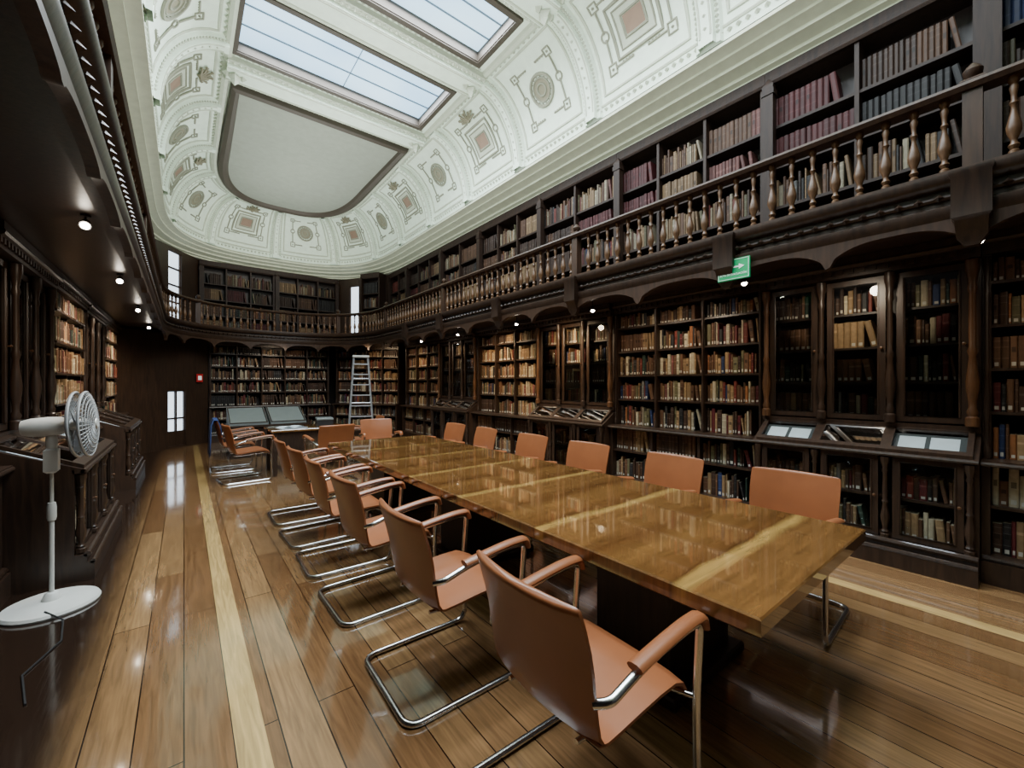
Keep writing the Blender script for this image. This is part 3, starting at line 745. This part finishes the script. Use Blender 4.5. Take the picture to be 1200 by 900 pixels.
# ------------------------------------------------------------------ corner windows and door
def corner_window(n, p0, p1, f0, f1, z0, z1, nx, nz, ztop, zbot, wallname):
    a = Vector((*p0, 0)); b = Vector((*p1, 0)); L = (b - a).length; M = case_matrix(p0 + (0,), math.atan2(b.y - a.y, b.x - a.x))
    w = MB(); x0, x1 = f0 * L, f1 * L
    w.box(0, x0, 0, .1, zbot, ztop, 0, M); w.box(x1, L, 0, .1, zbot, ztop, 0, M); w.box(x0, x1, 0, .1, z1, ztop, 0, M)
    if z0 > zbot + .02: w.box(x0, x1, 0, .1, zbot, z0, 0, M)
    struct(wallname, w, DARK)
    g = MB(); g.box(x0, x1, .06, .08, z0, z1, 0, M); o = struct(n, g, DAY)
    f = MB()
    for k in range(nx + 1):
        x = x0 + (x1 - x0) * k / nx; f.box(x - .02, x + .02, .02, .06, z0, z1, 0, M)
    for k in range(nz + 1):
        z = z0 + (z1 - z0) * k / nz; f.box(x0, x1, .025, .058, z - .02, z + .02, 0, M)
    if n.startswith('d'): f.box(x0, x1, .03, .057, z0, z0 + .35, 0, M)
    f.build('window_frame' if n.startswith('w') else 'door_frame', DARK if n.startswith('d') else RAILM, o)
corner_window('window_6', (3.9, 13.9), (4.92, 12.2), .22, .55, 3.0, 4.6, 1, 1, 4.84, 2.89, 'wall_corner_right')
corner_window('window_7', (-.72, 12.2), (.3, 13.9), .42, .66, 3.1, 4.75, 1, 4, 4.84, 2.89, 'wall_corner_left')
corner_window('door_1', (-1.12, 11.5), (.48, 13.1), .52, .72, .05, 1.34, 2, 2, 2.66, 0., 'wall_corner_door')
# ------------------------------------------------------------------ table
TX0, TX1, TY0, TY1 = 1.44, 2.76, .54, 5.6
root = thing('conference_table', 'long polished wooden conference table with pale sapwood stripes', 'table', ((TX0 + TX1) / 2, (TY0 + TY1) / 2, 0))
off = root.location
m = MB(); m.cbox(TX0, TX1, TY0, TY1, .685, .75, .006); m.build('tabletop', TABLE, root, off)
m = MB(); m.box(TX0 + .28, TX1 - .28, TY0 + .5, TY1 - .5, .60, .685); m.build('apron', DARK2, root, off)
for y in (TY0 + .75, (TY0 + TY1) / 2, TY1 - .75):
    m = MB(); m.box(TX0 + .36, TX1 - .36, y - .22, y + .22, .06, .60); m.cbox(TX0 + .30, TX1 - .30, y - .28, y + .28, 0, .06, .01); m.build('pedestal', DARK, root, off)

# ------------------------------------------------------------------ chairs
def shell(profile, widths, curve, lift, th=.03, nj=8):
    mb = MB(); rings = []; n = len(profile)
    for i, (x, z) in enumerate(profile):
        a = Vector(profile[min(i + 1, n - 1)]) - Vector(profile[max(i - 1, 0)]); a.normalize()
        nx, nz = -a.y, a.x
        if nx * .7 + nz * .7 < 0: nx, nz = -nx, -nz
        w = widths[i]; top = []; bot = []
        tt = th * (.55 if i in (0, n - 1) else 1)
        for j in range(nj + 1):
            u = -1 + 2 * j / nj; dx = curve[i] * u * u; dz = lift[i] * u * u
            k = tt * (1 - .65 * abs(u) ** 6) / 2
            top.append((x + dx + nx * k, u * w, z + dz + nz * k)); bot.append((x + dx - nx * k, u * w, z + dz - nz * k))
        rings.append(top + bot[::-1])
    mb.grid(rings, True, 0, True); return mb
def make_chair(label, loc, rz):
    root = thing('cantilever_chair', label, 'chair', loc, rz, 'cognac leather cantilever chairs')
    W = .262
    sp = [(.265, .395), (.262, .42), (.245, .445), (.20, .457), (.10, .450), (0, .438), (-.10, .428), (-.16, .428), (-.195, .442)]
    shell(sp, [W] * len(sp), [-.01] * 4 + [0] * 5, [.004, .004, .006, .012, .018, .022, .022, .018, .014], .032).build('seat', LEATHER, root, None, 60)
    bp = [(-.188, .438), (-.215, .468), (-.234, .53), (-.25, .60), (-.264, .67), (-.282, .74), (-.302, .81), (-.318, .86), (-.322, .876), (-.324, .882)]
    bw = [W, W, W, W, W + .003, W + .006, W + .006, W + .005, W + .001, W - .014]
    shell(bp, bw, [.012, .02, .028, .034, .038, .04, .04, .04, .04, .04], [.012, .008] + [0] * 5 + [-.001, -.002, -.003], .032).build('backrest', LEATHER, root, None, 60)
    w = .294; r = .0145
    half = [(-.215, .255, .585), (-.19, w, .60), (-.03, w, .645), (.20, w, .672), (.285, w, .672), (.262, w, .40), (.275, w, r), (-.36, w, r)]
    pts = half + [(x, -y, z) for x, y, z in half[::-1]]
    f = MB(); f.tube(fillet(pts, .075, 7), r, 10); f.build('frame', CHROME, root, None, 60)
    s = MB()
    for y in (-.17, .17): s.tube(fillet([(.19, y, .424), (-.12, y, .405), (-.2, y, .41)], .05, 3), .009, 8)
    s.tube([(.262, -w, .415), (.20, -.17, .42), (.20, .17, .42), (.262, w, .415)], .010, 8)
    s.build('seat_support', CHROME, root, None, 60)
    for sg in (-1, 1):
        p = MB(); p.tube(fillet([(-.08, sg * w, .654), (.08, sg * w, .678), (.20, sg * w, .692), (.29, sg * w, .692), (.302, sg * w, .645)], .06, 6), .029, 10, 0, False, (0, 1, 0), .015)
        p.build('armrest', LEATHER, root, None, 60)
    return root
LY = [1.03, 1.96, 2.92, 3.72, 4.46, 5.22]
RY = [1.04, 1.95, 2.90, 3.80, 4.80, 5.62]
lrot = [-.03, -.02, .02, -.03, .04, .0]
c0 = make_chair('cognac leather chair nearest the camera, left side of the long table', (1.14, LY[0], 0), lrot[0])
for k in range(1, 6): dup(c0, (1.12, LY[k], 0), lrot[k], 'cognac leather chair %s from camera on left side of long table' % ORD[k])
for k in range(6): dup(c0, (3.06 + (.0 if k else .03), RY[k], 0), PI + [.05, -.03, .04, 0, -.05, .03][k], 'cognac leather chair %s from camera on right side of long table' % ORD[k])
dup(c0, (1.80, 6.85, 0), PI / 2 + .1, 'cognac leather chair between the long table and the small desk, left one')
dup(c0, (2.62, 6.95, 0), -PI / 2 - .15, 'cognac leather chair between the long table and the ladder')
dup(c0, (.78, 7.7, 0), .1, 'cognac leather chair at the near left of the small far desk')
dup(c0, (2.72, 7.95, 0), PI - .1, 'cognac leather chair at the right end of the small far desk')
dup(c0, (.72, 8.75, 0), .0, 'cognac leather chair with a blue jacket over its back')
m = MB(); rows = []
for k in range(13):
    u = -1 + k / 6; fold = .008 * math.sin(k * 2.1)
    rows.append([(-.215 + fold, u * .27, .66 - .02 * abs(u)), (-.242 + fold, u * .275, .80), (-.275 + .0, u * .278, .915 - .02 * u * u), (-.335, u * .28, .92 - .02 * u * u), (-.37 - fold, u * .285, .80), (-.38 - fold, u * .295, .55), (-.39 + fold, u * .30, .30 + .03 * math.cos(k))])
m.grid(rows)
o = m.build('jacket', BLUE); o.location = (.72, 8.75, 0); tag(o, 'blue jacket draped over a chair near the far desk', 'jacket')
mod = o.modifiers.new('thick', 'SOLIDIFY'); mod.thickness = .012
root = thing('desk', 'small wooden desk beyond the end of the long table', 'desk', (1.7, 8.0, 0))
m = MB(); m.cbox(-.6, .6, -.4, .4, .71, .75, .008); m.build('desktop', TABLE, root)
for sx in (-1, 1):
    for sy in (-1, 1):
        m = MB(); m.box(sx * .54 - .03, sx * .54 + .03, sy * .34 - .03, sy * .34 + .03, 0, .71); m.build('leg', DARK, root)
m = MB(); m.box(-.51, .51, -.35, -.33, .6, .71); m.box(-.51, .51, .33, .35, .6, .71); m.box(-.51, -.49, -.33, .33, .6, .71); m.box(.49, .51, -.33, .33, .6, .71); m.build('apron', DARK, root)
root = thing('display_table', 'dark display table with two sloping grey-green glazed tops', 'display table', (1.4, 10.2, 0))
m = MB(); m.box(-.70, .70, -.3, .42, .0, .06); m.box(-.66, .66, -.26, .40, .06, .62); m.box(-.72, .72, -.32, .44, .62, .66); m.build('cabinet', DARK, root)
for sx in (-1, 1):
    m = MB(); x0, x1 = (-.70, -.02) if sx < 0 else (.02, .70)
    m.add([(x0, -.3, .66), (x1, -.3, .66), (x1, .4, .66), (x0, .4, .66), (x0, -.3, .70), (x1, -.3, .70), (x1, .4, .99), (x0, .4, .99)], [(0, 3, 2, 1), (4, 5, 6, 7), (0, 1, 5, 4), (1, 2, 6, 5), (2, 3, 7, 6), (3, 0, 4, 7)])
    t = m.build('sloping_top', GREYG, root)
    m = MB(); m.tube([(x0 + .02, -.29, .71), (x1 - .02, -.29, .71), (x1 - .02, .39, .99), (x0 + .02, .39, .99)], .016, 6, 0, True); m.build('rim', DARK, t)
m = MB(); m.grid([[(x, y, .755 + .022 * math.sin(PI * min(1, abs(x) / .2)) + .002) for y in (-.13, .13)] for x in (-.2, -.15, -.1, -.05, -.015, 0, .015, .05, .1, .15, .2)]); m.box(-.21, .21, -.14, .14, .75, .756)
o = m.build('open_book', PAPER); o.location = (1.45, 7.92, 0); o.rotation_euler = (0, 0, .2); tag(o, 'open book lying on the small far desk', 'book')
root = thing('document_box', 'dark lidded document box on the small far desk', 'box', (2.02, 8.1, .75), -.15)
m = MB(); m.box(-.13, .13, -.17, .17, 0, .10); m.build('box_body', BLACK, root)
m = MB(); m.cbox(-.138, .138, -.178, .178, .10, .135, .006); m.build('lid', GREYG, root)

# ------------------------------------------------------------------ pedestal fan
root = thing('pedestal_fan', 'white pedestal fan with round wire grille and disc base', 'fan', (-.70, 4.12, 0), 0)
m = MB(); m.lathe([(.235, 0), (.24, .012), (.23, .028), (.12, .045), (.05, .05), (.035, .09), (.022, .10)], 32); m.build('base', WHITE, root)
m = MB(); m.lathe([(.013, .09), (.013, .62)], 12); m.lathe([(.010, .6), (.010, 1.13)], 12); m.build('pole', WHITE, root)
m = MB(); m.lathe([(.02, .58), (.024, .6), (.024, .67), (.02, .7)], 14); m.build('collar', WHITE, root)
m = MB(); m.cbox(-.034, .034, -.036, .036, .90, 1.07, .015); m.build('switch_box', WHITE, root)
Mf = Matrix.Translation((.02, 0, 1.215)) @ Matrix.Rotation(math.radians(-5), 4, 'Z') @ Matrix.Rotation(math.radians(-3), 4, 'Y') @ Matrix.Rotation(PI / 2, 4, 'Y')
m = MB(); m.lathe([(.02, -.16), (.05, -.155), (.062, -.11), (.065, -.03), (.06, .03), (.045, .05)], 20, 0, Mf); m.lathe([(.026, 1.05), (.03, 1.12), (.026, 1.16)], 12); m.build('motor_housing', WHITE, root)
g = MB(); RG = .222
for zz, sgn in ((.06, -1), (.20, 1)):
    for k in range(1, 9):
        r = RG * k / 8; z = .13 + sgn * .065 * math.sqrt(max(0, 1 - (k / 8.7) ** 2))
        g.tube([Mf @ Vector((r * math.cos(2 * PI * q / 32), r * math.sin(2 * PI * q / 32), z)) for q in range(32)], .003 if k < 8 else .0085, 5, 0, True)
    for q in range(44):
        an = 2 * PI * q / 44
        g.tube([Mf @ Vector((RG * f * math.cos(an), RG * f * math.sin(an), .13 + sgn * .065 * math.sqrt(max(0, 1 - (f / 1.086) ** 2)))) for f in (.12, .4, .7, .9, 1)], .0027, 4)
g.build('grille', GRILLE, root)
m = MB(); m.lathe([(.012, .05), (.035, .07), (.04, .15), (.02, .17)], 14, 0, Mf); m.lathe([(.03, .19), (.035, .195), (.03, .205)], 14, 0, Mf); m.build('hub', WHITE, root)
for k in range(3):
    an = 2 * PI * k / 3; m = MB(); rows = []
    for i in range(7):
        f = i / 6; rr = .035 + .155 * f; wd = .35 + .55 * math.sin(min(1, f * 1.3) * PI / 2) - .15 * f
        rows.append([Mf @ Vector((rr * math.cos(an + (u - .5) * wd), rr * math.sin(an + (u - .5) * wd), .115 + (u - .5) * .05)) for u in (0, .25, .5, .75, 1)])
    m.grid(rows); m.build('blade', BLADE, root)
m = MB(); m.tube([(.0, -.18, .04), (.1, -.3, .008), (.14, -.6, .006), (.05, -.9, .006), (.12, -1.2, .006)], .005, 6); m.build('cord', BLACK, root)

# ------------------------------------------------------------------ step ladder
root = thing('step_ladder', 'tall aluminium step ladder standing near the far corner', 'ladder', (3.35, 10.1, 0), math.radians(-18))
HT = 2.15
for sx in (-1, 1):
    m = MB(); m.tube([(sx * .29, -.5, .02), (sx * .16, 0, HT)], .022, 4); m.build('front_stile', ALU, root)
    m = MB(); m.tube([(sx * .31, .55, .02), (sx * .17, .06, HT - .05)], .018, 4); m.build('rear_leg', ALU, root)
for k in range(8):
    f = (k + 1) * .115; y = -.5 + .5 * f; hw = .29 - .13 * f
    m = MB(); m.box(-hw, hw, y - .04, y + .06, HT * f - .012, HT * f + .012); m.build('step', ALU, root)
m = MB(); m.cbox(-.19, .19, -.06, .12, HT - .01, HT + .04, .01); m.build('top_cap', WHITE, root)
for k in range(3):
    f = .2 + k * .28; m = MB(); m.tube([(-.31 + .14 * f, .55 - .49 * f, HT * f), (.31 - .14 * f, .55 - .49 * f, HT * f)], .012, 6); m.build('rear_brace', ALU, root)

# ------------------------------------------------------------------ signs
root = thing('exit_sign', 'green evacuation sign with white arrow hanging under the right gallery', 'sign', (3.97, 1.72, 2.46), -PI / 2)
m = MB(); m.box(-.14, .14, -.01, .01, 0, .19); m.build('panel', GREEN, root)
m = MB()
for x0, x1, z0, z1 in ((-.134, .134, .180, .183), (-.134, .134, .007, .010), (-.134, -.131, .010, .180), (.131, .134, .010, .180)): m.box(x0, x1, -.013, -.0105, z0, z1)
m.build('border', WSIGN, root)
m = MB(); m.box(-.095, .06, -.013, -.0105, .107, .121)
m.add([(.05, -.013, .090), (.098, -.013, .114), (.05, -.013, .138), (.05, -.0105, .090), (.098, -.0105, .114), (.05, -.0105, .138)], [(0, 1, 2), (5, 4, 3), (0, 3, 4, 1), (1, 4, 5, 2), (2, 5, 3, 0)])
m.build('arrow', WSIGN, root)
cu = bpy.data.curves.new('lettering', 'FONT'); cu.body = 'RUTA DE EVACUACI\u00d3N'; cu.size = .026; cu.align_x = 'CENTER'; cu.extrude = .0008
to = bpy.data.objects.new('lettering_curve', cu); COL.objects.link(to); bpy.context.view_layer.update()
tm = bpy.data.meshes.new_from_object(to.evaluated_get(bpy.context.evaluated_depsgraph_get()))
bpy.data.objects.remove(to); tm.transform(Matrix.Translation((0, -.0122, .04)) @ Matrix.Rotation(PI / 2, 4, 'X'))
tw = max(v.co.x for v in tm.vertices) - min(v.co.x for v in tm.vertices); tm.transform(Matrix.Diagonal((min(1, .235 / tw), 1, 1, 1)))
tm.materials.clear(); tm.materials.append(WSIGN)
to = bpy.data.objects.new('lettering', tm); COL.objects.link(to); to.parent = root
m = MB(); m.tube([(-.1, 0, .18), (-.1, 0, .20)], .004, 6); m.build('hanger', CHROME, root)
m = MB(); m.tube([(.1, 0, .18), (.1, 0, .20)], .004, 6); m.build('hanger', CHROME, root)
root = thing('safety_sign', 'small red and white safety sign beside the far doorway', 'sign', (.30, 12.86, 1.55), math.atan2(1.6, 1.6))
m = MB(); m.box(-.09, .09, -.012, 0, 0, .20); m.build('panel', RED, root)
m = MB(); m.box(-.05, .05, -.015, -.0125, .05, .15); m.build('symbol', WSIGN, root)

# ------------------------------------------------------------------ lamps
def light(kind, loc, energy, color=(1, .8, .58), target=None, **kw):
    l = bpy.data.lights.new('lamp', kind); l.energy = energy; l.color = color
    for a, v in kw.items(): setattr(l, a, v)
    o = bpy.data.objects.new('lamp', l); COL.objects.link(o); o.location = loc
    if target is not None: o.rotation_euler = (Vector(target) - Vector(loc)).to_track_quat('-Z', 'Y').to_euler()
    return o
def spot_fixture(label, loc, aim):
    root = thing('spotlight', label, 'lamp', loc, 0, 'small spotlights under the gallery')
    d = (Vector(aim) - Vector(loc)).normalized(); q = d.to_track_quat('Z', 'Y').to_matrix().to_4x4()
    m = MB(); m.lathe([(.014, -.03), (.025, -.026), (.03, .03), (.032, .035), (.028, .033)], 14, 0, q); m.build('can', BLACK, root)
    m = MB(); m.lathe([(.005, .030), (.025, .034), (.022, .042), (.006, .046)], 14, 0, q); m.build('bulb', BULB, root)
    zc = 2.66 - loc[2]
    m = MB(); m.tube([(0, 0, 0), (0, 0, zc)], .006, 6); m.lathe([(.028, zc - .012), (.028, zc)], 12); m.build('stem', BLACK, root)
for k, y in enumerate(BAYS[1:7]):
    spot_fixture('small bright spotlight under right gallery, %s from camera' % ORD[k], (4.38, y, 2.53), (4.0, y - .3, 1.4))
for k, y in enumerate((4.05, 6.0, 8.2, 10.6)):
    spot_fixture('small bright spotlight under left gallery, %s from camera' % ORD[k], (-.53, y, 2.60), (-.5, y - 1.5, 1.5))
for y, e in ((4.3, 45), (6.9, 110), (8.6, 60), (10.4, 110)):
    light('SPOT', (-.5, y - .1, 2.5), e, target=(-1.1, y + .25, 1.4), spot_size=2.3, spot_blend=.9, shadow_soft_size=.05)
for k, (y, e) in enumerate(((-.6, 18), (1.0, 40), (2.5, 34), (3.1, 16), (4.55, 150), (6.3, 120), (8.1, 38), (9.9, 50), (11.3, 55))):
    light('SPOT', (4.2 if y < 10 else 3.6, y, 2.45), e, (1, .83, .62) if e < 42 else (1, .74, .45), target=(4.95, y + .1, 1.35), spot_size=2.3, spot_blend=.9, shadow_soft_size=.05)
light('SPOT', (2.0, 12.2, 2.45), 24, target=(2.0, 13.2, 1.4), spot_size=2.4, spot_blend=.9, shadow_soft_size=.05)
# daylight coming down through each skylight; unseen panel added mid-room to brighten the cove
for a, b in SKYL:
    d = light('AREA', ((SX0 + SX1) / 2, (a + b) / 2, ZP - .03), 250, (.88, .95, 1.)); d.data.shape = 'RECTANGLE'; d.data.size = SX1 - SX0 - .1; d.data.size_y = b - a - .1
up = light('AREA', (CX, 5.5, 4.0), 430, (.93, 1., .97)); up.data.shape = 'RECTANGLE'; up.data.size = 2.2; up.data.size_y = 14.; up.rotation_euler = (PI, 0, 0)
light('SPOT', (2.0, 8.5, 5.6), 330, (1, .93, .82), target=(2.0, 13.9, 3.8), spot_size=1.5, spot_blend=.8, shadow_soft_size=.4)  # unseen spot added to lift the dark far gallery shelves
w = bpy.data.worlds.new('world'); SC.world = w; w.use_nodes = True
w.node_tree.nodes['Background'].inputs[0].default_value = (.5, .6, .7, 1); w.node_tree.nodes['Background'].inputs[1].default_value = .3

# ---- choose the 300 books that show largest, the rest is one mass
bpy.context.view_layer.update()
dg = bpy.context.evaluated_depsgraph_get()
CAMP = Vector((0, 0, H))
def seen(p):
    d = p - CAMP; dist = d.length; d.normalize(); o = CAMP.copy(); g = 1.; left = dist - .012
    for _ in range(4):
        hit, loc, nrm, idx, ob, mm = SC.ray_cast(dg, o, d, distance=left)
        if not hit: return g
        if ob.name.startswith('pane'):
            g *= .2; st = (loc - o).length + .002; o = o + d * st; left -= st; continue
        return 0.
    return g
for b in SPECS:
    c = b['M'] @ Vector((b['t'] / 2, 0, b['h'] / 2)); q = proj(c)
    b['score'] = 0
    if q and not b['hid'] and 4 < q[0] < 1196 and 4 < q[1] < 896:
        fw = (b['M'].to_3x3() @ Vector((0, -1, 0))).normalized(); vd = (CAMP - c).normalized()
        s = b['t'] * b['h'] / q[2] ** 2 * max(.05, fw.dot(vd))
        s *= sum(seen(b['M'] @ Vector((b['t'] / 2, -.002, b['h'] * f))) for f in (.2, .45, .7, .9)) / 4
        b['score'] = s
SPECS.sort(key=lambda b: -b['score'])
ROWL = {7: ['lowest shelf', 'second shelf up', 'third shelf up', 'fourth shelf up', 'fifth shelf up', 'sixth shelf up', 'top shelf'], 6: ['lowest shelf', 'second shelf up', 'third shelf up', 'fourth shelf up', 'fifth shelf up', 'top shelf'], 4: ['lowest shelf', 'second shelf up', 'third shelf up', 'top shelf']}
def collab(i, n):
    return {1: ['single column'], 2: ['left column', 'right column'], 3: ['left column', 'middle column', 'right column']}.get(n, [ORD[k] + ' column' for k in range(n)])[i]
for b in SPECS[:300]:
    m = MB(); book_geo(m, b); o = m.build('book', BOOK)
    o.matrix_world = b['M']
    nr = 4 if 'gallery' in b['case'] else (6 if ('glass' in b['case'] or b['case'] in ('case behind fan', 'second left case')) else 7)
    lab = '%s book %s from left, %s, %s, %s' % (b['cn'], ORD[min(b['k'], len(ORD) - 1)], ROWL[nr][min(b['row'], nr - 1)], collab(*b['col']), b['case'])
    tag(o, lab, 'book', 'books in the ' + b['case'])
m = MB()
for b in SPECS[300:]: book_geo(m, b, b['M'], False)
o = m.build('shelved_books', BOOK); tag(o, 'countless smaller old books filling the more distant shelves', 'books'); o['kind'] = 'stuff'
